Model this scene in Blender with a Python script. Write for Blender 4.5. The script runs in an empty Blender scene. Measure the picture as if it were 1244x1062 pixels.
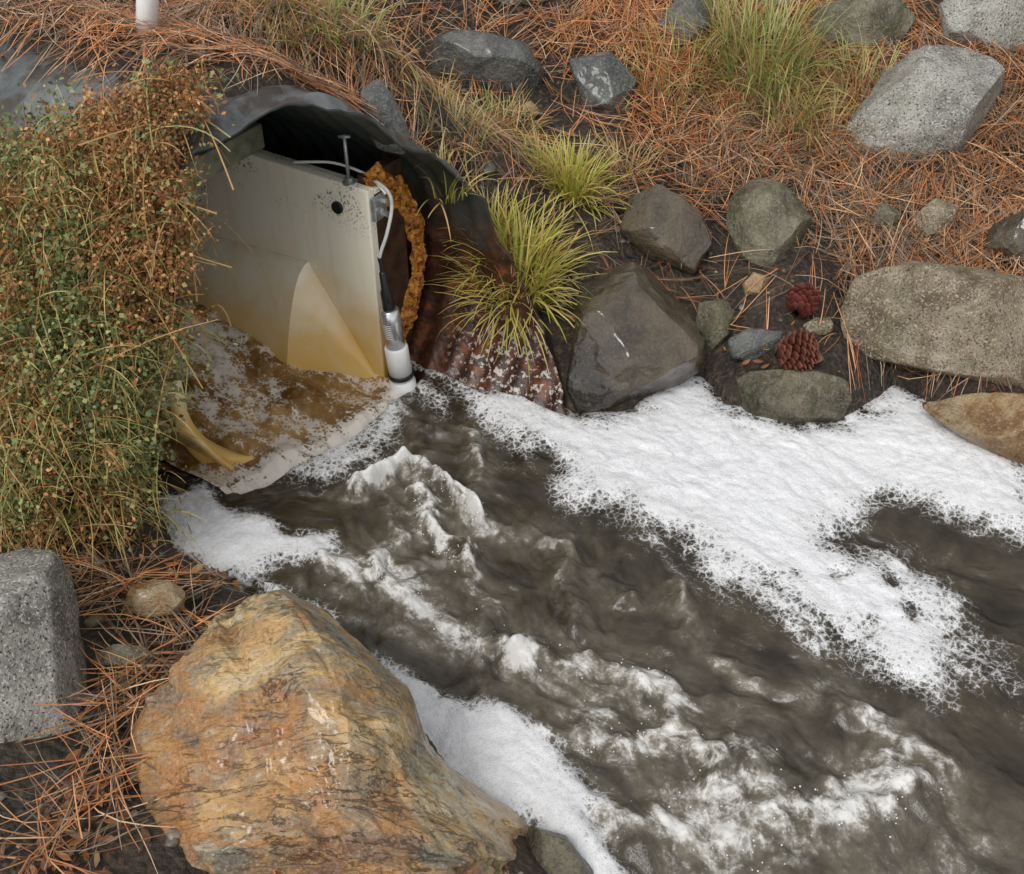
import bpy, bmesh, math, numpy as np
from mathutils import Vector
rng=np.random.default_rng(7)
scene=bpy.context.scene
# ------------------------------------------------------------ numeric helpers
def _hash(ix,iy,iz,seed):
    h=(ix.astype(np.int64)*374761393+iy.astype(np.int64)*668265263+iz.astype(np.int64)*1274126177+seed*982451653)&0xffffffff
    h=((h^(h>>13))*1274126177)&0xffffffff
    h=((h^(h>>16))*2246822519)&0xffffffff
    h=h^(h>>15)
    return (h&0xffffff)/float(0xffffff)*2-1
def vnoise(x,y,z=0.0,seed=0):
    x,y,z=np.broadcast_arrays(np.asarray(x,float),np.asarray(y,float),np.asarray(z,float))
    fx=np.floor(x);fy=np.floor(y);fz=np.floor(z)
    tx=x-fx;ty=y-fy;tz=z-fz
    tx=tx*tx*(3-2*tx);ty=ty*ty*(3-2*ty);tz=tz*tz*(3-2*tz)
    r=0
    for a in (0,1):
        for b in (0,1):
            for c in (0,1):
                w=(tx if a else 1-tx)*(ty if b else 1-ty)*(tz if c else 1-tz)
                r=r+w*_hash(fx+a,fy+b,fz+c,seed)
    return r
def vnoise2(x,y,seed=0):
    x=np.asarray(x,float);y=np.asarray(y,float)
    fx=np.floor(x);fy=np.floor(y);tx=x-fx;ty=y-fy
    tx=tx*tx*(3-2*tx);ty=ty*ty*(3-2*ty);z=np.zeros_like(fx);r=0
    for a in (0,1):
        for b in (0,1):
            r=r+(tx if a else 1-tx)*(ty if b else 1-ty)*_hash(fx+a,fy+b,z,seed)
    return r
def fbm2(x,y,o=4,seed=0):
    s=0;a=1;t=0
    for i in range(o):
        s=s+a*vnoise2(x*2**i+i*17.3,y*2**i-i*9.1,seed+i);t+=a;a*=.5
    return s/t
def fbm3(x,y,z,o=4,seed=0):
    s=0;a=1;t=0
    for i in range(o):
        s=s+a*vnoise(x*2**i+i*7.3,y*2**i-i*9.1,z*2**i+i*3.7,seed+i);t+=a;a*=.5
    return s/t
def sst(a,b,x):
    t=np.clip((x-a)/(b-a),0,1);return t*t*(3-2*t)
def sdpoly(poly,X,Y):
    poly=np.asarray(poly,float);n=len(poly)
    d=np.full(X.shape,1e9);ins=np.zeros(X.shape,bool)
    for i in range(n):
        x0,y0=poly[i];x1,y1=poly[(i+1)%n]
        ex,ey=x1-x0,y1-y0
        t=np.clip(((X-x0)*ex+(Y-y0)*ey)/(ex*ex+ey*ey+1e-12),0,1)
        d=np.minimum(d,(X-x0-t*ex)**2+(Y-y0-t*ey)**2)
        if y0!=y1:
            c=((y0>Y)!=(y1>Y))&(X<(x1-x0)*(Y-y0)/(y1-y0)+x0)
            ins^=c
    d=np.sqrt(d);return np.where(ins,d,-d)
def distline(line,X,Y):
    d=np.full(X.shape,1e9)
    for i in range(len(line)-1):
        x0,y0=line[i];x1,y1=line[i+1];ex,ey=x1-x0,y1-y0
        t=np.clip(((X-x0)*ex+(Y-y0)*ey)/(ex*ex+ey*ey+1e-12),0,1)
        d=np.minimum(d,(X-x0-t*ex)**2+(Y-y0-t*ey)**2)
    return np.sqrt(d)
# ------------------------------------------------------------ survey geometry
CAMH=1.8;TH=math.radians(40);TA=math.tan(math.radians(25))
fw=np.array([0,math.cos(TH),-math.sin(TH)]);upv=np.array([0,math.sin(TH),math.cos(TH)]);rt=np.array([1.,0,0])
CAM=np.array([0,0,CAMH])
def ray(px,py):
    return fw+(px-622)/622*TA*rt+(531-py)/622*TA*upv
def at_z(px,py,z=0.0):
    d=ray(px,py);return CAM+d*((z-CAMH)/d[2])
def pl(pts,z=0.0): return [tuple(at_z(a,b,z)[:2]) for a,b in pts]
O=np.array([-0.48,2.2]);A=np.array([-0.85,0.53]);A=A/np.linalg.norm(A);Pv=np.array([A[1],-A[0]])
R=0.5;ZC=0.36
def L(s,p,z): return np.array([O[0]+s*A[0]+p*Pv[0],O[1]+s*A[1]+p*Pv[1],z])
def toSP(x,y):
    dx=x-O[0];dy=y-O[1];return dx*A[0]+dy*A[1],dx*Pv[0]+dy*Pv[1]
F=np.array([0.72,-0.694]);Nn=np.array([0.694,0.72])
def toUV(x,y):
    dx=x-O[0];dy=y-O[1];return dx*F[0]+dy*F[1],dx*Nn[0]+dy*Nn[1]
def fromUV(u,v): return O[0]+u*F[0]+v*Nn[0],O[1]+u*F[1]+v*Nn[1]
_ph=np.radians([-90,-60,-45,-20,0,45,90,135,180,225,270]);_rs=[-.35,-.5,-.52,-.36,-.22,-.11,0,.1,.16,.18,-.35]
def srim(phi): return np.interp(phi,_ph,_rs)
# the old culvert is dented on its right shoulder
def rfac(phi): return 1-.13*np.exp(-((phi-math.radians(48))/math.radians(26))**2)
_tp=np.linspace(np.pi,0,200);_tpp=R*rfac(_tp)*np.cos(_tp);_tpz=ZC+R*rfac(_tp)*np.sin(_tp)
def ztop(p): return np.interp(p,_tpp,_tpz)
def phitop(p): return np.interp(p,_tpp,_tp)
W=pl([(190,600)])+[tuple(O),tuple(L(-.1,.42,0)[:2]),tuple(L(-.3,.42,0)[:2]),tuple(L(-.5,.38,0)[:2])]
W+=pl([(760,500),(850,462),(875,490),(930,512),(1030,512),(1060,492),(1090,468),(1150,512),(1244,570)])
W+=[fromUV(1.9,1.15),fromUV(3,1.25),fromUV(6,1.5),fromUV(14,1.2),fromUV(14,-.7),fromUV(6,-.8),fromUV(3,-.65),fromUV(1.9,-.6)]
W+=pl([(720,1120),(640,1010),(560,950),(500,860),(440,800),(290,715),(215,670)])
def g2(x,y,c,sg,a): return a*np.exp(-((x-c[0])**2+(y-c[1])**2)/(2*sg*sg))
def H(x,y):
    x=np.asarray(x,float);y=np.asarray(y,float)
    sd=sdpoly(W,x,y);d=np.maximum(-sd,0);u,v=toUV(x,y);s,p=toSP(x,y)
    far=.07*(1-np.exp(-d/.04))+.40*np.minimum(d,5)+.1*np.maximum(d-5,0)
    near=.06*(1-np.exp(-d/.04))+.26*(1-np.exp(-d/.5))
    near=near+.12*np.clip(s-.3,0,8)
    w=sst(-.45,.25,v)
    h=far*w+near*(1-w)
    m=np.clip(d/.12,0,1)
    h=h+m*(g2(x,y,L(.22,.62,0),.22,.34)+g2(x,y,L(.55,.42,0),.25,.40)+g2(x,y,L(-.1,.68,0),.14,.12)+g2(x,y,L(1.3,.5,0),.35,.25))
    h=h+m*(.035*fbm2(x*3.1,y*3.1,4,3)+.012*fbm2(x*14,y*14,3,9))
    sr=srim(phitop(p));inp=(np.abs(p)<R)
    over=inp&(s>sr+.035)&(s<2.6)
    cov=sst(.03,.20,s-sr)*sst(-.16,.02,p)*(.055+.03*fbm2(x*9,y*9,3,44))+.2*sst(1.1,1.6,s)
    h=np.where(over,np.maximum(ztop(p)-.002+cov,np.where(p<.02,np.minimum(h,ztop(p)-.01+1.2*np.clip(s-1.0,0,1)),h)),h)
    bed=-.02-.28*np.clip(sd/.25,0,1)
    mouth=(np.abs(p)<R-.05)&(s>-.35)&(s<=sr+.035)
    h=np.where(mouth,-.3,h)
    return np.where((sd>0)&(~over),np.minimum(bed,h),h)
def is_over(x,y):
    s,p=toSP(x,y)
    return (np.abs(p)<R)&(s>srim(phitop(p))+.035)&(s<2.6)
_T=np.arange(.7,9,.012)
def ground(px,py):
    d=ray(px,py);P=CAM[None]+_T[:,None]*d[None]
    g=P[:,2]-H(P[:,0],P[:,1]);i=np.argmax(g<0)
    if i==0:i=1
    q=P[i]; return np.array([q[0],q[1],float(H(q[0],q[1]))]),_T[i]
def gw(px,py): return ground(px,py)[0]
# ------------------------------------------------------------ mesh builders
def mesh_obj(name,V,Fc,mat=None,col=None,smooth=True,attrs=None,parent=None,fmat=None,mats=None):
    V=np.asarray(V,np.float32).reshape(-1,3)
    me=bpy.data.meshes.new(name)
    Fc=np.asarray(Fc,np.int32);n,k=Fc.shape
    me.vertices.add(len(V));me.vertices.foreach_set('co',V.ravel())
    me.loops.add(n*k);me.loops.foreach_set('vertex_index',Fc.ravel())
    me.polygons.add(n);me.polygons.foreach_set('loop_start',np.arange(0,n*k,k,dtype=np.int32))
    me.polygons.foreach_set('loop_total',np.full(n,k,np.int32))
    if fmat is not None: me.polygons.foreach_set('material_index',np.asarray(fmat,np.int32))
    me.polygons.foreach_set('use_smooth',np.full(n,smooth,bool))
    me.update(calc_edges=True);me.validate()
    if col is not None:
        c=np.ones((len(V),4),np.float32);c[:,:3]=col
        a=me.color_attributes.new('Col','FLOAT_COLOR','POINT');a.data.foreach_set('color',c.ravel())
    for k2,v in (attrs or {}).items():
        v=np.asarray(v,np.float32)
        if v.ndim==1:
            a=me.attributes.new(k2,'FLOAT','POINT');a.data.foreach_set('value',v)
        else:
            a=me.attributes.new(k2,'FLOAT_VECTOR','POINT');a.data.foreach_set('vector',v.ravel())
    o=bpy.data.objects.new(name,me);scene.collection.objects.link(o)
    for m in (mats or ([mat] if mat else [])): me.materials.append(m)
    if parent: o.parent=parent
    return o
def grid_faces(nu,nv,wrap=False):
    i=np.arange(nu-1)[:,None];j=np.arange(nv if wrap else nv-1)[None]
    a=i*nv+j;b=i*nv+(j+1)%nv
    return np.stack([a,a+nv,b+nv,b],-1).reshape(-1,4)
def empty(name):
    o=bpy.data.objects.new(name,None);o.empty_display_size=.1;scene.collection.objects.link(o);return o
def ribbons(P,side,wid,col):
    n,k,_=P.shape
    if side.ndim==2: side=np.repeat(side[:,None],k,1)
    a=P-side*wid[...,None]/2;b=P+side*wid[...,None]/2
    V=np.stack([a,b],2).reshape(-1,3)
    C=np.repeat(col[:,:,None],2,2).reshape(-1,3)
    base=(np.arange(n)[:,None]*k+np.arange(k-1)[None])*2
    Fc=np.stack([base,base+1,base+3,base+2],-1).reshape(-1,4)
    return V,Fc,C
def merge(parts):
    Vs=[];Fs=[];Cs=[];o=0
    for V,Fc,C in parts:
        Vs.append(V);Fs.append(Fc+o);Cs.append(C);o+=len(V)
    return np.concatenate(Vs),np.concatenate(Fs),np.concatenate(Cs)
def tube(pts,r,seg=12):
    pts=np.asarray(pts,float);n=len(pts);r=np.broadcast_to(np.asarray(r,float),(n,))
    t=np.gradient(pts,axis=0);t/=np.linalg.norm(t,axis=1)[:,None]+1e-9
    ref=np.array([0.,0,1]) if abs(t[0][2])<.9 else np.array([1.,0,0])
    V=[]
    a=np.linspace(0,2*np.pi,seg,endpoint=False)
    for i in range(n):
        x=np.cross(t[i],ref);x/=np.linalg.norm(x);y=np.cross(t[i],x)
        V.append(pts[i]+r[i]*(np.cos(a)[:,None]*x+np.sin(a)[:,None]*y))
    V=np.concatenate(V);Fc=grid_faces(n,seg,True)
    c0=len(V);V=np.vstack([V,pts[0],pts[-1]])
    e=[]
    for j in range(seg):
        e.append([c0,j,(j+1)%seg,(j+1)%seg]);b=(n-1)*seg
        e.append([c0+1,b+(j+1)%seg,b+j,b+j])
    return V,Fc,np.array(e)
def tube_obj(name,pts,r,mat,seg=14,parent=None,smooth=True):
    V,Fc,E=tube(pts,r,seg)
    me=bpy.data.meshes.new(name)
    faces=[tuple(f) for f in Fc.tolist()]+[tuple(f[:3]) for f in E.tolist()]
    me.from_pydata([tuple(v) for v in V.tolist()],[],faces);me.update()
    nq=len(Fc)
    for i,p in enumerate(me.polygons): p.use_smooth=smooth and i<nq
    o=bpy.data.objects.new(name,me);scene.collection.objects.link(o);me.materials.append(mat)
    if parent:o.parent=parent
    return o
def poly_obj(name,V,faces,mat,parent=None,bevel=0):
    me=bpy.data.meshes.new(name);me.from_pydata([tuple(map(float,v)) for v in V],[],faces);me.update()
    o=bpy.data.objects.new(name,me);scene.collection.objects.link(o);me.materials.append(mat)
    if bevel:
        m=o.modifiers.new('b','BEVEL');m.width=bevel;m.segments=2;m.limit_method='ANGLE'
    if parent:o.parent=parent
    return o
def lbox(name,s0,s1,p0,p1,z0,z1,mat,parent=None,bevel=.003,sk0=0,sk1=0):
    V=[L(s0+sk0*p0,p0,z0),L(s1+sk1*p0,p0,z0),L(s1+sk1*p1,p1,z0),L(s0+sk0*p1,p1,z0)]
    V+=[v+np.array([0,0,z1-z0]) for v in V]
    return poly_obj(name,V,[(0,1,2,3),(7,6,5,4),(0,4,5,1),(1,5,6,2),(2,6,7,3),(3,7,4,0)],mat,parent,bevel)
# ------------------------------------------------------------ material helpers
class M:
    def __init__(s,name):
        s.m=bpy.data.materials.new(name);s.m.use_nodes=True;s.t=s.m.node_tree
        s.b=s.t.nodes['Principled BSDF']
    def n(s,typ,ins=None,**kw):
        nd=s.t.nodes.new(typ)
        for k,v in kw.items(): setattr(nd,k,v)
        for k,v in (ins or {}).items(): s.set(nd.inputs[k],v)
        return nd
    def set(s,inp,v):
        if isinstance(v,bpy.types.NodeSocket): s.t.links.new(v,inp)
        elif isinstance(v,bpy.types.Node): s.t.links.new(v.outputs[0],inp)
        else:
            if isinstance(v,tuple) and len(v)==3 and inp.type=='RGBA': v=(*v,1)
            inp.default_value=v
    def P(s,**kw):
        for k,v in kw.items(): s.set(s.b.inputs[k.replace('_',' ')],v)
    def math(s,op,a,b=0.0,clamp=False):
        nd=s.n('ShaderNodeMath',operation=op,use_clamp=clamp);s.set(nd.inputs[0],a);s.set(nd.inputs[1],b)
        return nd.outputs[0]
    def mix(s,f,a,b,bt='MIX'):
        nd=s.n('ShaderNodeMix',data_type='RGBA',blend_type=bt)
        s.set(nd.inputs[0],f);s.set(nd.inputs[6],a);s.set(nd.inputs[7],b);return nd.outputs[2]
    def ramp(s,f,st,interp='LINEAR'):
        nd=s.n('ShaderNodeValToRGB');s.set(nd.inputs[0],f);cr=nd.color_ramp;cr.interpolation=interp
        while len(cr.elements)<len(st): cr.elements.new(.5)
        for e,(p,c) in zip(cr.elements,st):
            e.position=p;e.color=(c,c,c,1) if not isinstance(c,tuple) else (*c,1)
        return nd.outputs[0]
    def mr(s,v,a,b,c=0.0,d=1.0,smooth=False):
        nd=s.n('ShaderNodeMapRange',interpolation_type='SMOOTHSTEP' if smooth else 'LINEAR')
        for i,x in enumerate((v,a,b,c,d)): s.set(nd.inputs[i],x)
        return nd.outputs[0]
    def noise(s,vec,sc,det=4,rough=.55,dist=0.0,out=0):
        nd=s.n('ShaderNodeTexNoise');s.set(nd.inputs['Scale'],sc);nd.inputs['Detail'].default_value=det
        nd.inputs['Roughness'].default_value=rough;nd.inputs['Distortion'].default_value=dist
        if vec is not None:s.set(nd.inputs['Vector'],vec)
        return nd.outputs[out]
    def vor(s,vec,sc,feature='F1',out=0):
        nd=s.n('ShaderNodeTexVoronoi',feature=feature);s.set(nd.inputs['Scale'],sc)
        if vec is not None:s.set(nd.inputs['Vector'],vec)
        return nd.outputs[out]
    def map(s,vec,rot=(0,0,0),sc=(1,1,1),loc=(0,0,0)):
        nd=s.n('ShaderNodeMapping');s.set(nd.inputs[0],vec);nd.inputs[1].default_value=loc
        nd.inputs[2].default_value=rot;nd.inputs[3].default_value=sc;return nd.outputs[0]
    def obj(s): return s.n('ShaderNodeTexCoord').outputs['Object']
    def attr(s,nm,o='Fac'): return s.n('ShaderNodeAttribute',attribute_name=nm).outputs[o]
    def sep(s,v): return s.n('ShaderNodeSeparateXYZ',{0:v}).outputs
    def bump(s,h,st=.5,dist=.01,nrm=None):
        nd=s.n('ShaderNodeBump');s.set(nd.inputs['Strength'],st);s.set(nd.inputs['Distance'],dist);s.set(nd.inputs['Height'],h)
        if nrm is not None:s.set(nd.inputs['Normal'],nrm)
        return nd.outputs[0]
def vcol_mat(name,rough=.6,spec=.4,trans=0.0):
    m=M(name);c=m.attr('Col','Color')
    m.P(Base_Color=c,Roughness=rough,Specular_IOR_Level=spec)
    if trans:
        tr=m.n('ShaderNodeBsdfTranslucent');m.set(tr.inputs[0],c)
        mx=m.n('ShaderNodeMixShader');mx.inputs[0].default_value=trans
        m.t.links.new(m.b.outputs[0],mx.inputs[1]);m.t.links.new(tr.outputs[0],mx.inputs[2])
        m.t.links.new(mx.outputs[0],m.t.nodes['Material Output'].inputs[0])
    return m.m
def simple(name,c,rough=.5,metal=0.0,var=.15,bs=.2,sc=60):
    m=M(name);o=m.obj();n=m.noise(o,sc,5)
    m.P(Base_Color=m.mix(1.0,c,m.mr(n,.3,.7,1-var,1+var),'MULTIPLY'),Roughness=rough,Metallic=metal,Normal=m.bump(n,bs,.002));return m.m
def rockmat(name,c1,c2,c3,speck=.5,rough=.6,sc=6,rot=(0,0,0),stretch=(1,1,1),dark=(.02,.018,.015),bump=.8,specsc=150,moss=0,coat=0.0,stain=None):
    m=M(name);o=m.obj();v=m.map(o,rot,stretch)
    n1=m.noise(v,sc,6,.62,.6);n2=m.noise(v,sc*3.1,6,.7,.3)
    c=m.ramp(n1,[(.38,c1),(.5,c2),(.61,c3)])
    c=m.mix(m.mr(n2,.50,.66,0,.65),c,c3);c=m.mix(m.mr(n2,.47,.34,0,.7),c,c1)
    sp=m.noise(o,specsc,2,.6);sb=m.noise(o,specsc*1.3,1,.5)
    c=m.mix(m.math('MULTIPLY',m.mr(sp,.55,.63),speck),c,tuple(min(1,x*1.8+.06) for x in c2))
    c=m.mix(m.math('MULTIPLY',m.mr(sb,.41,.34),speck),c,dark)
    if stain: c=m.mix(m.mr(m.noise(o,sc*.7,4),.5,.68,0,.8),c,stain)
    if moss: c=m.mix(m.mr(m.noise(o,sc*2.3,5),.50,.64,0,moss),c,(.07,.075,.02))
    b=m.math('ADD',n2,m.math('MULTIPLY',m.noise(o,80,5,.7),.5))
    # damp dark band just above the waterline
    z=m.sep(o)[2];wet=m.mr(m.math('ADD',z,m.math('MULTIPLY',m.math('SUBTRACT',n2,.5),.12)),.05,.12,1,0)
    c=m.mix(m.math('MULTIPLY',wet,.6),c,m.mix(1.0,c,(.35,.32,.28),'MULTIPLY'))
    rg_=m.mr(n2,.3,.7,max(rough-.12,.08),rough+.12)
    m.P(Base_Color=c,Roughness=m.mr(wet,0,1,rg_,.18),Normal=m.bump(b,bump,.018))
    if coat:m.P(Coat_Weight=coat,Coat_Roughness=.12)
    return m.m
# ------------------------------------------------------------ ground
m=M('soil');o=m.obj()
n1=m.noise(o,5,7,.65);n2=m.noise(o,60,5,.7);n3=m.vor(o,75)
c=m.ramp(n1,[(.3,(.018,.014,.011)),(.5,(.042,.032,.024)),(.7,(.09,.063,.042))])
c=m.mix(m.mr(n2,.5,.72),c,(.17,.11,.07))
c=m.mix(m.mr(n2,.3,.42,.7,0),c,(.01,.008,.006))
m.P(Base_Color=c,Roughness=m.mr(n1,.3,.7,.35,.85),Normal=m.bump(m.math('SUBTRACT',n2,m.math('MULTIPLY',n3,.6)),.9,.02));SOIL=m.m
def axis(lo,dlo,dhi,hi,st):
    a=[dlo];k=st
    while a[-1]>lo: k*=1.25;a.append(a[-1]-k)
    b=list(np.arange(dlo,dhi,st));k=st;c=[b[-1]]
    while c[-1]<hi:k*=1.25;c.append(c[-1]+k)
    return np.array(a[::-1][:-1]+b+c[1:])
gx=axis(-40,-2.0,2.9,40,.016);gy=axis(-40,.3,5.0,40,.016)
X,Y=np.meshgrid(gx,gy,indexing='ij');Z=H(X.ravel(),Y.ravel()).reshape(X.shape)
V=np.stack([X,Y,Z],-1).reshape(-1,3);Fc=grid_faces(len(gx),len(gy))
ov=is_over(V[:,0],V[:,1]);s_,p_=toSP(V[:,0],V[:,1])
fo=ov[Fc];mixed=fo.any(1)&~fo.all(1)
fs=s_[Fc].mean(1);fp=p_[Fc].mean(1)
kill=mixed&(np.abs(fp)<R-.004)&(fs<1.0)
mesh_obj('ground',V,Fc[~kill],SOIL)
# ------------------------------------------------------------ stream
us=np.concatenate([np.arange(-.45,2.5,.004),np.arange(2.5,4,.02),np.arange(4,14,.12)])
vs=np.concatenate([np.arange(-1.0,-.72,.03),np.arange(-.72,1.22,.004),np.arange(1.22,1.8,.03)])
U,Vv=np.meshgrid(us,vs,indexing='ij');U=U.ravel();Vv=Vv.ravel();X,Y=fromUV(U,Vv)
foams=[
 ([(500,432),(560,462),(640,480),(700,500),(760,490),(850,445),(880,490),(940,512),(1030,512),(1075,465),(1120,480),(1260,570),(1260,660),(1190,638),(1110,607),(1060,611),(1012,652),(1040,672),(1100,680),(1165,728),(1155,775),(1135,832),(1070,808),(985,765),(925,720),(865,698),(825,648),(745,615),(695,608),(680,565),(630,548),(600,518),(568,480)],.12),
 ([(180,595),(240,588),(300,622),(340,650),(405,643),(415,668),(340,684),(290,707),(250,702),(200,670)],.05),
 ([(455,804),(520,824),(600,864),(662,900),(700,948),(732,980),(705,1000),(735,1030),(800,1075),(740,1160),(700,1100),(640,1010),(560,980),(500,910),(470,850)],.05),
 ([(300,690),(400,735),(415,765),(350,745)],.05),
]
fX=X+.035*fbm2(X*9,Y*9,4,401);fY=Y+.035*fbm2(X*9+4,Y*9,4,411)
foam=np.zeros_like(X)
for po,wd in foams:
    sd=sdpoly(pl(po,.01),fX,fY);foam=np.maximum(foam,np.clip(.5+sd/wd*.5,0,1))
weak=[([(1120,690),(1180,730),(1260,790),(1260,870),(1190,840),(1130,820)],.50,.1),([(750,630),(825,640),(840,680),(770,675)],.48,.08),
 ([(640,870),(740,900),(760,980),(690,960)],.42,.1),([(430,455),(505,465),(500,520),(460,570),(380,595),(300,580),(380,530)],.58,.07),
 ([(780,690),(900,740),(1040,850),(1010,880),(880,800),(760,720)],.32,.12),([(640,540),(700,560),(720,640),(660,600)],.38,.08),([(300,680),(480,690),(470,740),(380,740)],.34,.1),
 ([(430,465),(520,435),(580,480),(550,520),(500,505)],.46,.07),([(600,560),(680,620),(760,680),(700,680),(600,600)],.32,.08),([(860,820),(1000,900),(1150,980),(1000,960)],.34,.1)]
for po,lv,wd in weak:
    sd=sdpoly(pl(po,.01),fX,fY);foam=np.maximum(foam,lv*np.clip(.5+sd/wd*.5,0,1))
for (cx,cy,r_,k_) in [(662,562,.035,.6),(1085,705,.03,.55),(1112,738,.03,.5),(1010,700,.03,.45),(1060,760,.04,.4),(960,700,.02,.4)]:
    q=at_z(cx,cy,.01);foam*=1-k_*np.exp(-((fX-q[0])**2+(fY-q[1])**2)/(r_*r_))
ridges=[([(438,592),(455,574),(475,566),(507,558),(535,595),(585,635)],.020,.062,1.3),
 ([(505,600),(512,635),(540,665),(565,685)],.022,.045,1.0),
 ([(405,685),(480,700),(540,745),(600,775),(660,790)],.042,.026,.9),
 ([(470,600),(480,650),(450,690)],.035,.015,.5),
 ([(455,475),(500,500),(530,530)],.03,.015,.65),
 ([(560,520),(580,560),(570,590)],.025,.025,.6),
 ([(600,765),(690,800),(800,818),(830,850)],.035,.030,.8),
 ([(560,690),(600,730),(580,760)],.025,.022,.55),
 ([(690,880),(760,895),(830,885),(880,915)],.042,.028,.88),
 ([(700,640),(690,700),(700,770)],.025,.022,.5),
 ([(820,700),(850,780),(920,820)],.025,.02,.5),
 ([(900,900),(980,985),(1060,975),(1100,950)],.055,.036,.95),
 ([(1000,820),(1060,880),(1140,920)],.04,.022,.6),
 ([(720,1000),(850,1010),(960,1050)],.06,.02,.75),
 ([(620,640),(680,660),(760,720)],.025,.02,.5),
 ([(820,940),(900,960),(960,1010)],.06,.024,.75)]
aer=np.zeros_like(X);hz=np.zeros_like(X)
wx=.06*fbm2(X*7,Y*7,3,51);wy=.06*fbm2(X*7+9,Y*7,3,57)
wx2=.016*fbm2(X*30,Y*30,4,151);wy2=.016*fbm2(X*30+9,Y*30,4,157)
n_r=fbm2(U*14,Vv*16,3,33);n_a=fbm2(X*24,Y*24,4,35)
for ln,wd,hh,a in ridges:
    d=distline(pl(ln,.02),X+wx*.6+wx2*.8,Y+wy*.6+wy2*.8)
    hz+=hh*np.exp(-(d/wd)**2)*(.8+.5*n_r+.3*n_a)
    d=distline(pl(ln,.02),X+wx*.7+wx2*2,Y+wy*.7+wy2*2)
    a2=a*(1+.5*n_a)
    aer=np.maximum(aer,a2*np.exp(-(d/(wd*1.0))**2));aer=np.maximum(aer,.55*a*np.exp(-(d/(wd*2.8))**2))
broad=[([(400,690),(520,690),(640,760),(820,830),(900,900),(1260,1000),(1260,1300),(700,1300),(720,960),(560,830),(440,790)],.60,.3)]
for po,lv,wd in broad:
    sd=sdpoly(pl(po),X,Y);aer=np.maximum(aer,lv*np.clip(.5+sd/wd,0,1)*(.85+.6*fbm2(X*5,Y*5,3,66)))
far_=sst(1.9,2.6,U);aer=np.maximum(aer,.35*far_);foam=np.maximum(foam,far_*np.clip(.35+.5*fbm2(U*1.2,Vv*3,3,4)+.6*(Vv-.7),0,.9))
aer=np.maximum(aer,.10)
calm=1-.85*sst(.4,.7,foam)
turb=.60+.9*np.clip(aer,0,1)
wu=U+.08*fbm2(U*3,Vv*3,3,61)+.02*fbm2(U*11,Vv*11,2,67);wv=Vv+.08*fbm2(U*3+5,Vv*3,3,71)+.02*fbm2(U*9,Vv*11+4,2,77)
hz+=calm*turb*(.020*fbm2(wu*6,wv*9,3,81)+.014*fbm2(wu*15,wv*20,2,91)+.006*fbm2(wu*30,wv*36,1,191))
hz+=calm*sst(.45,1.0,aer)*(.006*(.4-np.abs(fbm2(X*34,Y*34,3,291))))
hz+=.016*sst(.35,.75,foam)+.006*fbm2(wu*14,wv*22,3,93)*sst(.4,.8,foam)+.0016*fbm2(X*70,Y*70,2,97)*sst(.4,.8,foam)
s_,p_=toSP(X,Y)
hz-=.35*sst(-.105,-.02,s_-np.where(p_<0,-.33*p_,0))*(np.abs(p_)<.32)
V=np.stack([X,Y,hz],-1)
m=M('stream_water');fl=m.attr('flow','Vector');fo=m.attr('foam');ae=m.attr('aer');ob=m.obj()
st=m.map(fl,(0,0,0),(.5,1,1))
nA=m.noise(fl,20,6,.68);nB=m.noise(st,11,5,.6,.4);nC=m.noise(st,42,5,.62,.5);nF=m.noise(ob,130,4,.7);nG=m.noise(ob,48,6,.72)
warp=m.n('ShaderNodeVectorMath',{0:ob},operation='ADD')
nw=m.noise(ob,45,2,out=1);sw=m.n('ShaderNodeVectorMath',{0:nw},operation='SCALE');sw.inputs['Scale'].default_value=.014
m.t.links.new(sw.outputs[0],warp.inputs[1]);wo=warp.outputs[0]
e1=m.vor(wo,62,'DISTANCE_TO_EDGE');e2=m.vor(wo,160,'DISTANCE_TO_EDGE')
base=m.math('ADD',fo,m.math('MULTIPLY',m.math('SUBTRACT',nA,.5),.75))
base=m.math('ADD',base,m.math('MULTIPLY',m.math('SUBTRACT',nF,.5),.25))
base=m.math('ADD',base,m.math('MULTIPLY',m.math('SUBTRACT',nB,.5),.65))
h1=m.mr(e1,.0,.30,.08,-.11);h2=m.mr(e2,.0,.35,.06,-.08)
eb=m.math('ADD',base,m.math('ADD',h1,h2))
fm=m.mr(eb,.36,.70,smooth=True);fm=m.math('MULTIPLY',fm,m.mr(fo,.05,.25))
aw=m.math('MULTIPLY',ae,m.mr(nB,.34,.64,.35,1.2))
fil=m.math('SUBTRACT',1.0,m.math('MULTIPLY',m.math('ABSOLUTE',m.math('SUBTRACT',nC,.5)),9.0),clamp=True)
wsum=m.math('ADD',aw,m.math('MULTIPLY',fil,m.math('MULTIPLY',ae,.35)))
wsum=m.math('ADD',wsum,m.math('MULTIPLY',m.math('SUBTRACT',nF,.5),.8))
wsum=m.math('ADD',wsum,m.math('MULTIPLY',m.math('SUBTRACT',nG,.5),.9))
wsum=m.math('ADD',wsum,m.math('MULTIPLY',m.math('SUBTRACT',nA,.5),.9))
ww=m.math('MULTIPLY',m.mr(wsum,.50,1.20,smooth=True),m.mr(ae,.12,.45))
dark=m.ramp(nB,[(.3,(.012,.009,.005)),(.7,(.050,.037,.020))])
mk=m.math('ADD',m.math('MULTIPLY',nA,.65),m.math('MULTIPLY',nG,.35))
murk=m.mix(m.mr(mk,.34,.64),(.14,.115,.076),(.44,.40,.32))
c=m.mix(m.math('MULTIPLY',m.math('MULTIPLY',aw,m.mr(nC,.3,.6,.65,1.1)),1.0,clamp=True),dark,murk)
c=m.mix(m.math('MULTIPLY',ww,.85),c,(.83,.82,.79))
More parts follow.
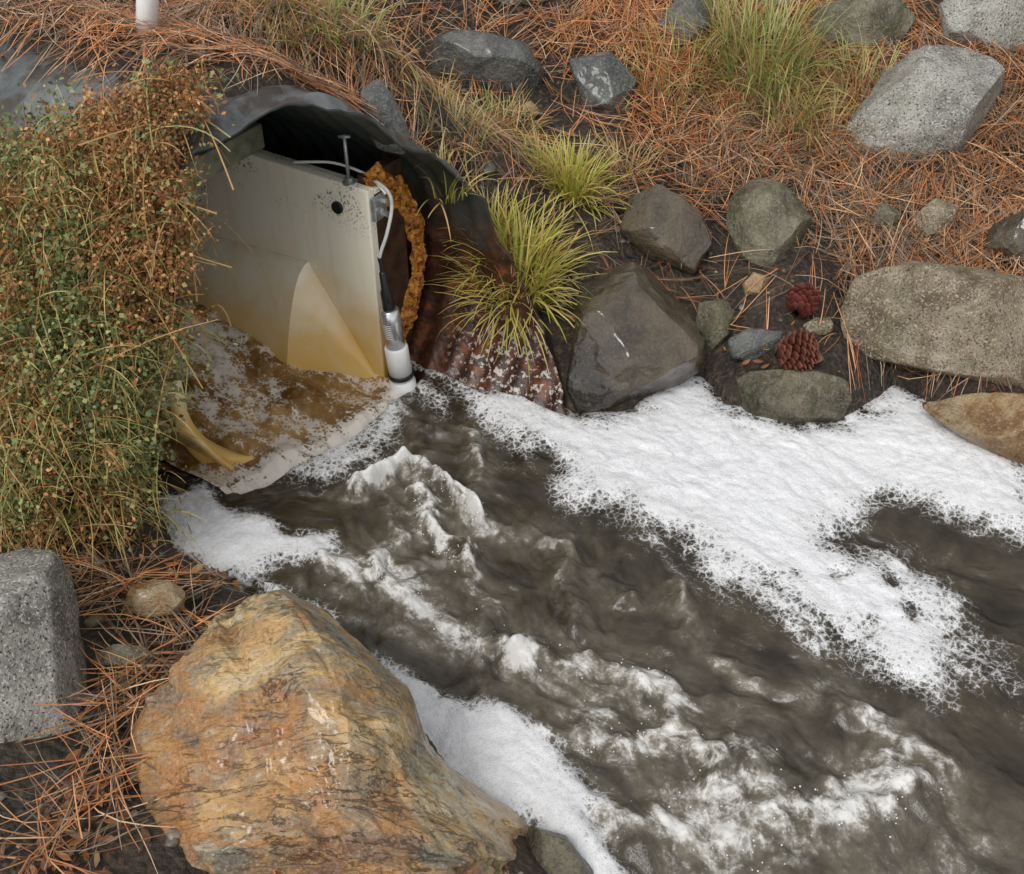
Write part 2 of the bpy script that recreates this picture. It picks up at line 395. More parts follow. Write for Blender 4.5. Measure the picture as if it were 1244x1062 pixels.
fcol=m.mix(m.mr(e2,.0,.3),(.87,.87,.88),(.77,.775,.785))
thin=m.mr(eb,1.0,.50)
fcol=m.mix(m.math('MULTIPLY',thin,.40),fcol,(.50,.49,.47))
fcol=m.mix(m.mr(nC,.48,.32,0,.55),fcol,(.60,.605,.61))
fcol=m.mix(m.mr(nA,.45,.30,0,.4),fcol,(.58,.58,.58))
c=m.mix(fm,c,fcol)
rough=m.mix(fm,m.mix(ww,(.035,.035,.035),(.35,.35,.35)),(.5,.5,.5))
bh=m.math('ADD',m.math('MULTIPLY',nA,.55),m.math('MULTIPLY',nC,.25));bh=m.math('ADD',bh,m.math('MULTIPLY',nG,m.mr(ae,.2,.9,.03,.4)))
bw=m.bump(bh,m.mr(fm,0,1,.42,.25),.02)
fb=m.math('ADD',m.math('MULTIPLY',e2,-1.0),m.math('MULTIPLY',e1,-.8))
bw=m.bump(fb,m.math('MULTIPLY',fm,.38),.005,bw)
m.P(Base_Color=c,Roughness=rough,Normal=bw,IOR=1.36,Specular_IOR_Level=.75);WATER=m.m
flow=np.stack([wu,wv,np.zeros_like(wu)],-1)
stream=mesh_obj('stream_water',V,grid_faces(len(us),len(vs)),WATER,attrs={'foam':foam,'aer':aer,'flow':flow})
def icos(sub):
    bm=bmesh.new();bmesh.ops.create_icosphere(bm,subdivisions=sub,radius=1.0)
    v=np.array([q.co[:] for q in bm.verts]);f=np.array([[w.index for w in q.verts] for q in bm.faces]);bm.free();return v,f
iv,if_=icos(2)
Vs=[];Fs=[];o_=0
for ln,wd,hh,a in ridges:
    if a<.7:continue
    pts=np.array(pl(ln,.04))
    for k in range(int(60*a)):
        i=rng.integers(len(pts)-1);t=rng.random();q=pts[i]*(1-t)+pts[i+1]*t+rng.normal(0,wd*.6,2)
        z=abs(rng.normal(0,1))*hh*.3+hh*.7;r=rng.uniform(.0006,.002)
        Vs.append(iv*r+np.array([q[0],q[1],z]));Fs.append(if_+o_);o_+=len(iv)
m=M('spray');m.P(Base_Color=(.8,.8,.78),Roughness=.1)
mesh_obj('spray',np.concatenate(Vs),np.concatenate(Fs),m.m,parent=stream)
# ------------------------------------------------------------ culvert pipe
m=M('pipe_inner');o=m.obj();z=m.sep(o)[2];n=m.noise(o,14,6,.6)
rz=m.mr(m.math('ADD',z,m.math('MULTIPLY',m.math('SUBTRACT',n,.5),.35)),.30,.50,1,0)
c=m.mix(n,(.018,.023,.021),(.070,.083,.075))
rust=m.ramp(m.noise(o,22,6,.65),[(.35,(.020,.008,.005)),(.52,(.060,.021,.011)),(.70,(.20,.065,.022))])
c=m.mix(rz,c,rust)
spt=m.mr(m.noise(o,62,4,.65),.545,.60);xx=m.sep(o)[0]
spt=m.math('MULTIPLY',spt,m.math('MULTIPLY',m.mr(z,.20,.06),m.mr(xx,-.20,-.08)))
c=m.mix(m.math('MULTIPLY',spt,.8),c,(.62,.56,.50))
m.P(Base_Color=c,Roughness=.38,Specular_IOR_Level=.35,Normal=m.bump(n,.3,.01));PIN=m.m
m=M('pipe_outer');o=m.obj();n=m.noise(o,9,6,.6)
c=m.mix(m.mr(n,.3,.7),(.06,.065,.065),(.20,.21,.215))
c=m.mix(m.mr(m.noise(o,6,5,.65),.46,.56,0,.85),c,(.05,.036,.026))
m.P(Base_Color=c,Roughness=.42,Metallic=.1,Normal=m.bump(n,.3,.01));POUT=m.m
nph=200;ph=np.linspace(-np.pi/2,1.5*np.pi,nph,endpoint=False);ns=150
ss_=np.linspace(0,1,ns)**1.15
PH,TT=np.meshgrid(ph,ss_,indexing='ij')
S0=srim(PH)+.004*np.sin(PH*23)+.004*np.sin(PH*41+1);Sx=S0+TT*(2.4-S0)
cor=.008*np.sin(2*np.pi*(Sx/.068+PH/(2*np.pi)))
def pipev(dr):
    rr=R*rfac(PH)+dr
    p=rr*np.cos(PH);zz=ZC+rr*np.sin(PH)
    return np.stack([O[0]+Sx*A[0]+p*Pv[0],O[1]+Sx*A[1]+p*Pv[1],zz],-1)
low=np.where(np.sin(PH)<.2,.55,1.0)
Vi=pipev(-.010+cor*low).reshape(-1,3);Vo=pipev(-.004+cor*low*(1-sst(0,.1,Sx-S0)*.5)+.018*sst(.0,.06,Sx-S0)).reshape(-1,3)
i=np.arange(nph)[:,None];j=np.arange(ns-1)[None]
a=i*ns+j;b=((i+1)%nph)*ns+j
Fi=np.stack([a,b,b+1,a+1],-1).reshape(-1,4);nV=nph*ns
Fo=Fi[:,::-1]+nV
k=np.arange(nph);ra=k*ns;rb=((k+1)%nph)*ns
Fr=np.stack([ra,ra+nV,rb+nV,rb],-1)
Fall=np.concatenate([Fi,Fo,Fr]);fm_=np.concatenate([np.zeros(len(Fi)),np.ones(len(Fo)),np.zeros(len(Fr))])
pipe=mesh_obj('culvert_pipe',np.concatenate([Vi,Vo]),Fall,mats=[PIN,POUT],fmat=fm_)
# ------------------------------------------------------------ measuring flume
m=M('flume_fiberglass');o=m.obj();z=m.sep(o)[2];n=m.noise(o,7,5,.6,.5);nf=m.noise(o,150,3)
st_=m.mr(m.math('ADD',z,m.math('MULTIPLY',m.math('SUBTRACT',n,.5),.34)),.0,.40,1,0,smooth=True)
c=m.mix(st_,(.92,.87,.72),(.76,.47,.12))
c=m.mix(m.mr(m.noise(m.map(o,(0,0,0),(6,6,.6)),5,5),.52,.75,0,.35),c,(.66,.52,.27))
dn=m.math('MULTIPLY',m.mr(nf,.54,.60),m.mr(m.noise(o,9,3),.50,.58));dn=m.math('MULTIPLY',dn,m.mr(z,.42,.54))
c=m.mix(dn,c,(.06,.05,.03))
m.P(Base_Color=c,Roughness=.22,Normal=m.bump(n,.1,.01));FG=m.m
flume=empty('measuring_flume')
lbox('wall_right',-.02,.62,.222,.25,-.08,.567,FG,flume,.004)
Vl=[];ss2=np.linspace(.06,.62,20);tt=np.linspace(0,1,14)
for s in ss2:
    for t in tt:
        t2=t*.62;Vl.append(L(s+.05*t2,-.20-.20*t2,-.06+.40*t2**1.5))
lw=mesh_obj('wall_left',np.array(Vl),grid_faces(20,14),FG,parent=flume)
md=lw.modifiers.new('s','SOLIDIFY');md.thickness=.010
def smooth_path(p,n=30):
    p=np.array(p);t=np.linspace(0,len(p)-1,n);out=[]
    for q in t:
        i=min(int(q),len(p)-2);f=q-i;p0=p[max(i-1,0)];p1=p[i];p2=p[i+1];p3=p[min(i+2,len(p)-1)]
        out.append(.5*((2*p1)+(-p0+p2)*f+(2*p0-5*p1+4*p2-p3)*f*f+(-p0+3*p1-3*p2+p3)*f**3))
    return np.array(out)
lo=smooth_path([at_z(203,470,.20),at_z(210,505,.13),at_z(228,536,.07),at_z(255,554,.035),at_z(300,560,.012),at_z(345,548,-.02)],50)
li=smooth_path([at_z(220,462,.20),at_z(228,500,.13),at_z(244,526,.07),at_z(268,542,.038),at_z(305,553,.014),at_z(345,545,-.02)],50)
LV=np.stack([lo-np.array([0,0,.04]),lo,lo*.5+li*.5+np.array([0,0,.005]),li,li-np.array([0,0,.04])],1).reshape(-1,3)
mesh_obj('end_lip',LV,grid_faces(50,5),FG,parent=flume)
lbox('floor',-.03,.62,-.26,.222,-.08,-.04,FG,flume,.004,sk0=-.25)
def fill(name,sa,sb,n,sg=1):
    V=[]
    for s in np.linspace(sa,sb,n):
        if s>=.2: zt=.275+.031*(.62-s)/.42;wd=.16
        else: f=(s+.03)/.23;zt=-.04+.346*f;wd=.16*f
        for t in np.linspace(0,1,16):
            V.append(L(s,sg*(.221-wd*(t**.9)),zt-(zt+.06)*(t**1.9)))
    return mesh_obj(name,np.array(V),grid_faces(n,16),FG,parent=flume)
fill('throat_upstream',.62,.2,14);fill('throat_downstream',.2,-.03,14)
lbox('top_flange',-.02,.62,.2505,.275,.545,.560,FG,flume,.003)
WOOD=simple('wet_wood',(.055,.028,.017),.4,0,.6,.9,25)
BEAM=simple('weathered_beam',(.22,.22,.15),.7,0,.4,.6,30)
lbox('cross_beam',.34,.40,-.46,.27,.57,.635,BEAM,flume,.004)
def disc_part(name,p0,p1,zmax,s,th):
    ps=np.linspace(p0,p1,24);zt=np.minimum(zmax,ztop(ps)-.02);zb=np.full_like(ps,-.1)
    V=[]
    for ds in (0,th):
        for p,z in zip(ps,zb):V.append(L(s+ds,p,z))
        for p,z in zip(ps,zt):V.append(L(s+ds,p,z))
    n=len(ps);f=[]
    for i in range(n-1):
        f+=[(i,i+1,n+i+1,n+i),(2*n+i+1,2*n+i,3*n+i,3*n+i+1),(n+i,n+i+1,3*n+i+1,3*n+i)]
    f+=[(0,n,3*n,2*n),(n-1,3*n-1,4*n-1,2*n-1)]
    return poly_obj(name,V,f,WOOD,flume)
disc_part('bulkhead_board_right',.252,.385,.585,.0,.03)
disc_part('bulkhead_board_side',.388,.484,.60,.03,.03)
disc_part('bulkhead_board_left',-.484,-.40,.45,.2,.03)
# crust of orange sealant smeared along the pipe wall
m=M('sealant_foam');o=m.obj();n=m.noise(o,60,6,.7)
c=m.ramp(n,[(.36,(.05,.016,.005)),(.44,(.34,.11,.016)),(.53,(.64,.26,.03)),(.68,(.78,.42,.09))])
m.P(Base_Color=c,Roughness=.8,Normal=m.bump(m.noise(o,140,4,.7),.9,.008));SEAL=m.m
na_,nw_=320,50;Vc=[]
for ii,ang in enumerate(np.linspace(math.radians(62),math.radians(-50),na_)):
    tq=ii/(na_-1);hw=(.036-.010*tq)*(1+.55*float(vnoise2(tq*13,.5,3))+.35*float(vnoise2(tq*34,.5,4)))*min(1,tq*14+.2,(1-tq)*14+.2)
    sh=.010*float(vnoise2(tq*9,3.5,9))
    for jj in range(nw_):
        k_=jj/(nw_-1)*2-1
        rr_=k_*hw+sh
        pr_=(.368+rr_)*math.cos(ang)+.062;zz_=ZC-.05+(.325+rr_)*math.sin(ang)
        hgt=max(0,1-k_**4)*(.013+.008*float(vnoise2(tq*50,k_*2.5,5))+.007*float(vnoise2(tq*120,k_*6,6)))
        Vc.append(L(-.001-hgt,pr_+.003*float(vnoise2(tq*90,k_*4,8)),zz_))
mesh_obj('sealant_foam',np.array(Vc),grid_faces(na_,nw_),SEAL,parent=flume)
BLK=simple('black_rubber',(.012,.012,.013),.4,0,.1,.1)
STEEL=simple('steel',(.62,.63,.64),.25,.8,.15,.1)
GALV=simple('galvanised',(.36,.37,.37),.4,.6,.3,.2)
PVC=simple('white_pvc',(.80,.80,.78),.3,0,.06,.1,20)
tube_obj('bolt_hole',[L(.075,.2215,.50),L(.075,.214,.50)],[.016,.016],BLK,20,flume)
rod=L(.045,.236,.565);tube_obj('threaded_rod',[rod,rod+np.array([0,0,.125])],.0045,GALV,10,flume)
tube_obj('rod_nut',[rod+np.array([0,0,.004]),rod+np.array([0,0,.016])],.011,GALV,6,flume,False)
tube_obj('rod_washer',[rod,rod+np.array([0,0,.004])],.016,GALV,18,flume,False)
tube_obj('rod_handle',[rod+np.array([-.014,0,.12]),rod+np.array([.014,0,.12])],.004,GALV,8,flume)
lbox('bracket',-.035,-.021,.228,.275,.485,.545,GALV,flume,.003)
for zz,pp in((.53,.262),(.495,.262),(.515,.24)):
    tube_obj('bracket_bolt',[L(-.035,pp,zz),L(-.047,pp,zz)],.008,STEEL,6,flume,False)
tube_obj('signal_wire',smooth_path([L(.22,.236,.575),L(.12,.262,.59),L(.04,.27,.585),L(-.01,.265,.575),L(-.045,.262,.55)]),.0035,PVC,8,flume)
# ------------------------------------------------------------ level sensor
sen=empty('water_level_sensor')
b0=L(-.075,.232,0)
def sp_(z): return b0+np.array([-.054*z*1.5,0,z])
tube_obj('pvc_tip',[sp_(-.05),sp_(.02),sp_(.022),sp_(.03)],[.036,.036,.033,.033],PVC,28,sen)
tube_obj('pvc_body',[sp_(.03),sp_(.13),sp_(.135)],[.0315,.0315,.028],PVC,28,sen)
tube_obj('clamp_ring',[sp_(.038),sp_(.05)],[.0345,.0345],BLK,28,sen)
tube_obj('steel_body',[sp_(.13),sp_(.245),sp_(.25)],[.025,.025,.018],STEEL,28,sen)
mL=M('sensor_label');oo=mL.obj()
wv_=mL.n('ShaderNodeTexWave',{'Vector':oo,'Scale':55.0,'Distortion':0.0},bands_direction='Z')
mL.P(Base_Color=mL.mix(mL.math('GREATER_THAN',wv_.outputs[1],.62),(.75,.75,.73),(.03,.03,.03)),Roughness=.5)
LV=[]
for zz in np.linspace(.17,.215,6):
    for an in np.linspace(math.radians(225),math.radians(225)+.8,10):
        LV.append(sp_(zz)+.0257*np.array([math.cos(an),math.sin(an),0]))
mesh_obj('barcode_label',np.array(LV),grid_faces(6,10),mL.m,parent=sen)
tube_obj('strain_relief',[sp_(.25),sp_(.30),sp_(.31),sp_(.355),sp_(.36)],[.016,.015,.011,.009,.006],BLK,20,sen)
tube_obj('cable',smooth_path([sp_(.355),sp_(.40),L(-.06,.235,.46),L(-.06,.262,.52),L(-.05,.262,.56),L(.0,.262,.582)],40),.0045,simple('grey_cable',(.55,.55,.52),.5),10,sen)
tube_obj('cable_black',smooth_path([sp_(.355),sp_(.38),sp_(.40)],8),.0062,BLK,10,sen)
# flume water, ending in a small frothy spill over the lip
fs_=np.linspace(-.19,.66,290);fp_=np.linspace(-.34,.222,210)
S2,P2=np.meshgrid(fs_,fp_,indexing='ij');S2=S2.ravel();P2=P2.ravel()
q=S2+np.where(P2<0,.33*P2,.1*P2)+.018*fbm2(P2*16,S2*5,3,18)
hz2=.115*sst(-.03,.55,q)+.014
hz2+=.014*fbm2(S2*9,P2*16,3,12)+.008*fbm2(S2*22,P2*36,2,14)+.008*np.sin(P2*30+S2*8)*sst(.5,.0,q)
X2=O[0]+S2*A[0]+P2*Pv[0];Y2=O[1]+S2*A[1]+P2*Pv[1]
hz2=np.where((q<-.06),hz2-(-.06-q)*.6,hz2)
m=M('flume_water');fl=m.attr('flow','Vector');ob=m.obj()
nA=m.noise(fl,16,7,.7,.5);nB=m.noise(fl,6,4,.6,.6);q_=m.attr('q');nF=m.noise(ob,110,3,.7);nG=m.noise(ob,40,6,.72)
c=m.mix(m.mr(nB,.38,.62),(.17,.075,.015),(.50,.29,.10));c=m.mix(m.mr(nG,.45,.65,0,.35),c,(.50,.36,.20));c=m.mix(m.mr(q_,.0,-.10),c,(.07,.052,.03))
e=m.math('ADD',m.math('ADD',nA,m.math('MULTIPLY',nB,.45)),m.mr(q_,.0,.45,-.01,.05))
e=m.math('ADD',e,m.math('MULTIPLY',m.math('SUBTRACT',nF,.5),.26));e=m.math('ADD',e,m.math('MULTIPLY',m.math('SUBTRACT',nG,.5),.40))
e=m.math('ADD',e,m.mr(m.math('ABSOLUTE',m.math('ADD',q_,.09)),0,.08,.20,0))
ed=m.vor(ob,90,'DISTANCE_TO_EDGE')
e=m.math('ADD',e,m.mr(ed,0,.35,.05,-.06))
fmm=m.mr(e,.71,.84,smooth=True)
c=m.mix(m.math('MULTIPLY',fmm,.86),c,(.82,.75,.67))
m.P(Base_Color=c,Roughness=m.mr(fmm,0,1,.05,.45),IOR=1.33,Specular_IOR_Level=.7,Normal=m.bump(m.math('ADD',nA,m.math('MULTIPLY',nG,.4)),.4,.014))
fw_=mesh_obj('flume_water',np.stack([X2,Y2,hz2],-1),grid_faces(290,210),m.m,attrs={'flow':np.stack([S2*.6,P2,S2*0],-1),'q':q})
fw_.parent=stream
# ------------------------------------------------------------ rocks
IV5,IF5=icos(6);IV6,IF6=icos(8)
def boulder(outline,mat,thick=.8,rough=.065,facets=8,seed=0,big=False,name='boulder',push=.0,zfix=None,sharp=.60):
    iv,fc=(IV6,IF6) if big else (IV5,IF5)
    o2=np.array(outline,float);c=(o2.min(0)+o2.max(0))/2*.5+o2.mean(0)*.5
    hgt=o2[:,1].max()-o2[:,1].min()
    if zfix is None:
        g,D=ground(float(c[0]),float(min(c[1]+.36*hgt,1250)))
    else:
        D=(zfix-CAMH)/ray(c[0],c[1])[2]
    D+=push
    sc=TA/622*D
    cen=CAM+ray(c[0],c[1])*D
    rel=(o2-c)*sc;rel[:,1]*=-1
    th=np.linspace(-np.pi,np.pi,361);rad=np.zeros(361)
    n=len(rel)
    for i_,t in enumerate(th):
        dx,dy=math.cos(t),math.sin(t);best=0
        for k_ in range(n):
            x0,y0=rel[k_];x1,y1=rel[(k_+1)%n];ex,ey=x1-x0,y1-y0
            den=dx*ey-dy*ex
            if abs(den)<1e-12:continue
            tt=(x0*ey-y0*ex)/den;uu=(x0*dy-y0*dx)/den
            if tt>0 and -1e-6<=uu<=1+1e-6:best=max(best,tt)
        rad[i_]=best
    kk=np.ones(7)/7;rad=np.convolve(np.concatenate([rad[-9:-1],rad,rad[1:9]]),kk,'same')[8:-8]
    s=iv[:,0];t=iv[:,1];w=iv[:,2]
    r2=np.sqrt(s*s+t*t)
    a_=np.arctan2(t,s);Rr=np.interp(a_,th,rad)
    rm=rad.mean()
    rr=r2**.78;ww=np.sign(w)*np.abs(w)**.9
    l=np.stack([np.cos(a_)*rr*Rr,np.sin(a_)*rr*Rr,ww*rm*thick],-1)
    rg=np.random.default_rng(seed+100)
    for k_ in range(facets):
        nrm=rg.normal(0,1,3);nrm[2]=abs(nrm[2])*.9+.35;nrm[:2]*=.8;nrm/=np.linalg.norm(nrm)
        ext=(l@nrm).max();lim=ext*rg.uniform(.62,.86)
        d=l@nrm-lim;l=l-np.where(d>0,d*sharp*1.55,0)[:,None]*nrm[None]
    q=l/rm
    nz=fbm3(q[:,0]*1.3+seed,q[:,1]*1.3,q[:,2]*1.3,5,seed)
    nd=fbm3(q[:,0]*5+seed,q[:,1]*5,q[:,2]*5,5,seed+31)
    f=1+rough*.9*nz+rough*.6*nd
    if big:
        wq=.22*fbm3(q[:,0]*1.8,q[:,1]*1.8,q[:,2]*1.8,4,9)
        ux=q[:,0]*.82+q[:,1]*.57+wq;uy=-q[:,0]*.57+q[:,1]*.82
        led=fbm3(ux*5.0,uy*1.0,q[:,2]*2,4,19);led=np.sign(led)*np.abs(led)**.6
        fine=1-np.abs(fbm3(ux*14,uy*4,q[:,2]*6,3,29))*2.2
        f=f+.070*led*(w>-.4)+.008*fine-.07*np.exp(-((ux-.15)/.035)**2)*(w>0)*np.clip(.6+fbm3(uy*2,ux,q[:,2],2,3),0,1.2)
    l=l*f[:,None]
    Vw=cen+l[:,0:1]*rt+l[:,1:2]*upv-l[:,2:3]*fw
    return mesh_obj(name,Vw,fc,mat)
GRAN=rockmat('granite_grey',(.14,.135,.115),(.27,.262,.23),(.40,.385,.335),.85,.5,4,moss=.2)
GRDK=rockmat('granite_dark',(.045,.048,.044),(.10,.103,.096),(.20,.195,.178),.5,.3,5,coat=.4)
WETB=rockmat('wet_brown_rock',(.024,.018,.010),(.060,.044,.025),(.125,.093,.056),.3,.2,4,coat=.8,bump=.9)
GRBR=rockmat('granite_brown',(.13,.095,.058),(.25,.20,.13),(.38,.32,.235),.8,.42,5,moss=.35)
TAN=rockmat('tan_rock',(.20,.10,.032),(.32,.19,.08),(.42,.33,.20),.4,.3,6,coat=.3)
GREEN=rockmat('greenish_rock',(.065,.06,.036),(.15,.135,.088),(.27,.24,.17),.5,.38,6,moss=.4)
# iron-stained foliated foreground rock
m=M('banded_schist');o=m.obj();v=m.map(o,(.5,.3,-.95),(1.0,2.6,1.4));v2=m.map(o,(.5,.3,-.95),(.8,5.0,2.2))
n1=m.noise(v,2.6,8,.60,.9);n2=m.noise(v,8,8,.66,.6);n3=m.noise(o,4,5,.6);n4=m.noise(v2,7,7,.62,.5)
c=m.ramp(n1,[(.32,(.09,.075,.05)),(.41,(.26,.22,.15)),(.46,(.50,.24,.07)),(.51,(.32,.27,.18)),(.56,(.66,.43,.17)),(.64,(.74,.60,.38))])
c=m.mix(m.mr(n2,.50,.62,0,.7),c,(.58,.32,.10))
c=m.mix(m.mr(n2,.44,.34,0,.75),c,(.08,.065,.04))
c=m.mix(m.mr(n3,.53,.62,0,.6),c,(.25,.27,.20))
c=m.mix(m.mr(m.noise(o,2.6,5),.5,.64,0,.5),c,(.46,.16,.045))
ln_=m.mr(m.math('ABSOLUTE',m.math('SUBTRACT',n4,.5)),0,.016,1,0);ln_=m.math('MULTIPLY',ln_,m.mr(n3,.4,.55))
c=m.mix(m.math('MULTIPLY',ln_,.6),c,(.05,.04,.025))
c=m.mix(m.mr(n4,.60,.68,0,.6),c,(.78,.68,.48))
sp=m.noise(o,150,3,.6);c=m.mix(m.mr(sp,.56,.64,0,.3),c,(.70,.60,.44));c=m.mix(m.mr(sp,.42,.36,0,.4),c,(.05,.04,.025))
bb=m.math('ADD',m.math('MULTIPLY',n2,1.3),m.math('MULTIPLY',m.noise(v,36,5,.65),.45));bb=m.math('SUBTRACT',bb,m.math('MULTIPLY',ln_,.35))
m.P(Base_Color=c,Roughness=m.mr(n2,.3,.7,.2,.4),Normal=m.bump(bb,.85,.026),Coat_Weight=.5,Coat_Roughness=.12);SCH=m.m
rocks=[
 ([(330,715),(372,735),(430,790),(490,850),(515,915),(560,962),(640,1020),(662,1075),(600,1190),(380,1230),(190,1180),(160,1062),(150,980),(152,890),(168,845),(215,800),(262,745)],SCH,dict(thick=.75,rough=.07,facets=6,seed=3,big=True,zfix=.14,sharp=.55)),
 ([(-120,690),(0,662),(60,672),(76,730),(92,830),(116,905),(110,950),(60,985),(0,992),(-110,980)],GRAN,dict(thick=.8,seed=5,facets=5,zfix=.22)),
 ([(1080,62),(1150,48),(1200,75),(1232,120),(1215,165),(1150,197),(1080,207),(1035,182),(1030,150),(1060,110)],GRAN,dict(seed=11,facets=9,sharp=.64)),
 ([(965,12),(1010,-14),(1080,-2),(1112,25),(1088,60),(1040,78),(985,52)],GREEN,dict(seed=12)),
 ([(1145,0),(1190,-30),(1300,-30),(1290,60),(1215,72),(1150,45)],GRAN,dict(seed=13)),
 ([(778,58),(800,20),(838,-14),(872,0),(866,40),(822,62)],GRDK,dict(seed=14)),
 ([(512,52),(560,38),(640,55),(662,90),(652,122),(580,112),(530,92)],GRDK,dict(seed=15,facets=5)),
 ([(690,72),(740,60),(772,100),(762,140),(710,132)],GRDK,dict(seed=16)),
 ([(440,108),(462,96),(480,120),(498,160),(492,188),(460,182),(438,150)],GRDK,dict(seed=17,push=.04)),
 ([(762,235),(800,224),(850,260),(864,300),(842,337),(790,315),(752,282)],WETB,dict(seed=18,facets=5)),
 ([(745,315),(790,309),(830,350),(857,410),(852,457),(780,492),(700,505),(688,470),(695,400),(708,340)],WETB,dict(seed=19,facets=6,thick=.7)),
 ([(888,232),(920,206),(962,230),(988,270),(985,302),(950,342),(902,312),(884,270)],GREEN,dict(seed=20,sharp=.64,facets=12,thick=.6)),
 ([(848,368),(880,362),(897,385),(880,425),(862,434),(845,400)],GREEN,dict(seed=21)),
 ([(866,466),(905,450),(990,449),(1030,462),(1036,485),(1020,512),(950,517),(890,502)],GREEN,dict(seed=22,thick=.5)),
 ([(1018,372),(1045,332),(1110,318),(1230,335),(1330,370),(1330,470),(1240,482),(1110,446),(1030,427)],GRBR,dict(seed=23,thick=.7,facets=8,sharp=.64)),
 ([(1108,482),(1180,474),(1340,485),(1340,600),(1244,575),(1165,528)],TAN,dict(seed=24,thick=.6)),
 ([(1193,300),(1210,270),(1280,240),(1280,330),(1212,324)],WETB,dict(seed=25)),
 ([(1108,265),(1135,241),(1162,250),(1156,284),(1116,288)],GRBR,dict(seed=26,push=-.03)),
 ([(1053,272),(1068,245),(1094,253),(1090,282)],GREEN,dict(seed=27,push=-.03)),
 ([(885,412),(910,398),(950,402),(955,425),(925,440),(888,436)],GRDK,dict(seed=28)),
 ([(902,345),(915,330),(936,338),(930,362),(906,362)],TAN,dict(seed=29)),
 ([(1050,505),(1062,485),(1082,480),(1084,498),(1064,512)],TAN,dict(seed=30,thick=.6)),
 ([(975,395),(992,385),(1015,388),(1012,405),(985,410)],GRBR,dict(seed=31,thick=.6)),
 ([(110,795),(135,782),(175,785),(188,798),(160,808),(118,810)],GREEN,dict(seed=32,thick=.5,push=-.02)),
 ([(150,715),(190,700),(225,715),(222,745),(180,752),(148,740)],TAN,dict(seed=33,thick=.6,push=-.02)),
 ([(630,1062),(640,1005),(690,1020),(722,1060),(715,1110),(650,1110)],GREEN,dict(seed=34,zfix=.02)),
 ([(628,130),(645,122),(658,135),(645,148)],TAN,dict(seed=36,thick=.5,push=-.02)),
 ([(900,0),(925,-30),(965,-20),(970,10),(930,20)],GRDK,dict(seed=37)),
 ([(560,-15),(600,-45),(680,-40),(690,-5),(620,10)],GRAN,dict(seed=38)),
]
for ol,mt,kw in rocks: boulder(ol,mt,**kw)
# gravel: one mesh
gv,gf=icos(2);Vs=[];Fs=[];Cs=[];o_=0
N=3800;gxx=rng.uniform(-1.9,2.8,N);gyy=rng.uniform(.4,4.6,N)
sdw=sdpoly(W,gxx,gyy);ok=(sdw<-.01)&~is_over(gxx,gyy);gxx=gxx[ok];gyy=gyy[ok];gz=H(gxx,gyy)
pal=np.array([[.18,.17,.15],[.09,.08,.07],[.20,.14,.08],[.12,.12,.09],[.28,.24,.19]])
for x,y,z in zip(gxx,gyy,gz):
    r=min(.006*np.exp(rng.normal(0,.6)),.03);sc=np.array([rng.uniform(.7,1.4),rng.uniform(.7,1.3),rng.uniform(.4,.8)])*r
    v=gv*(1+.18*rng.normal(0,1,(len(gv),1)))*sc;an=rng.uniform(0,6.28);ca,sa=math.cos(an),math.sin(an)
    v=np.stack([v[:,0]*ca-v[:,1]*sa,v[:,0]*sa+v[:,1]*ca,v[:,2]],-1)+np.array([x,y,z+r*.2])
    Vs.append(v);Fs.append(gf+o_);o_+=len(gv);Cs.append(np.tile(pal[rng.integers(5)]*rng.uniform(.5,1.1),(len(gv),1)))
mesh_obj('gravel',np.concatenate(Vs),np.concatenate(Fs),vcol_mat('gravel',.4,.5),np.concatenate(Cs))
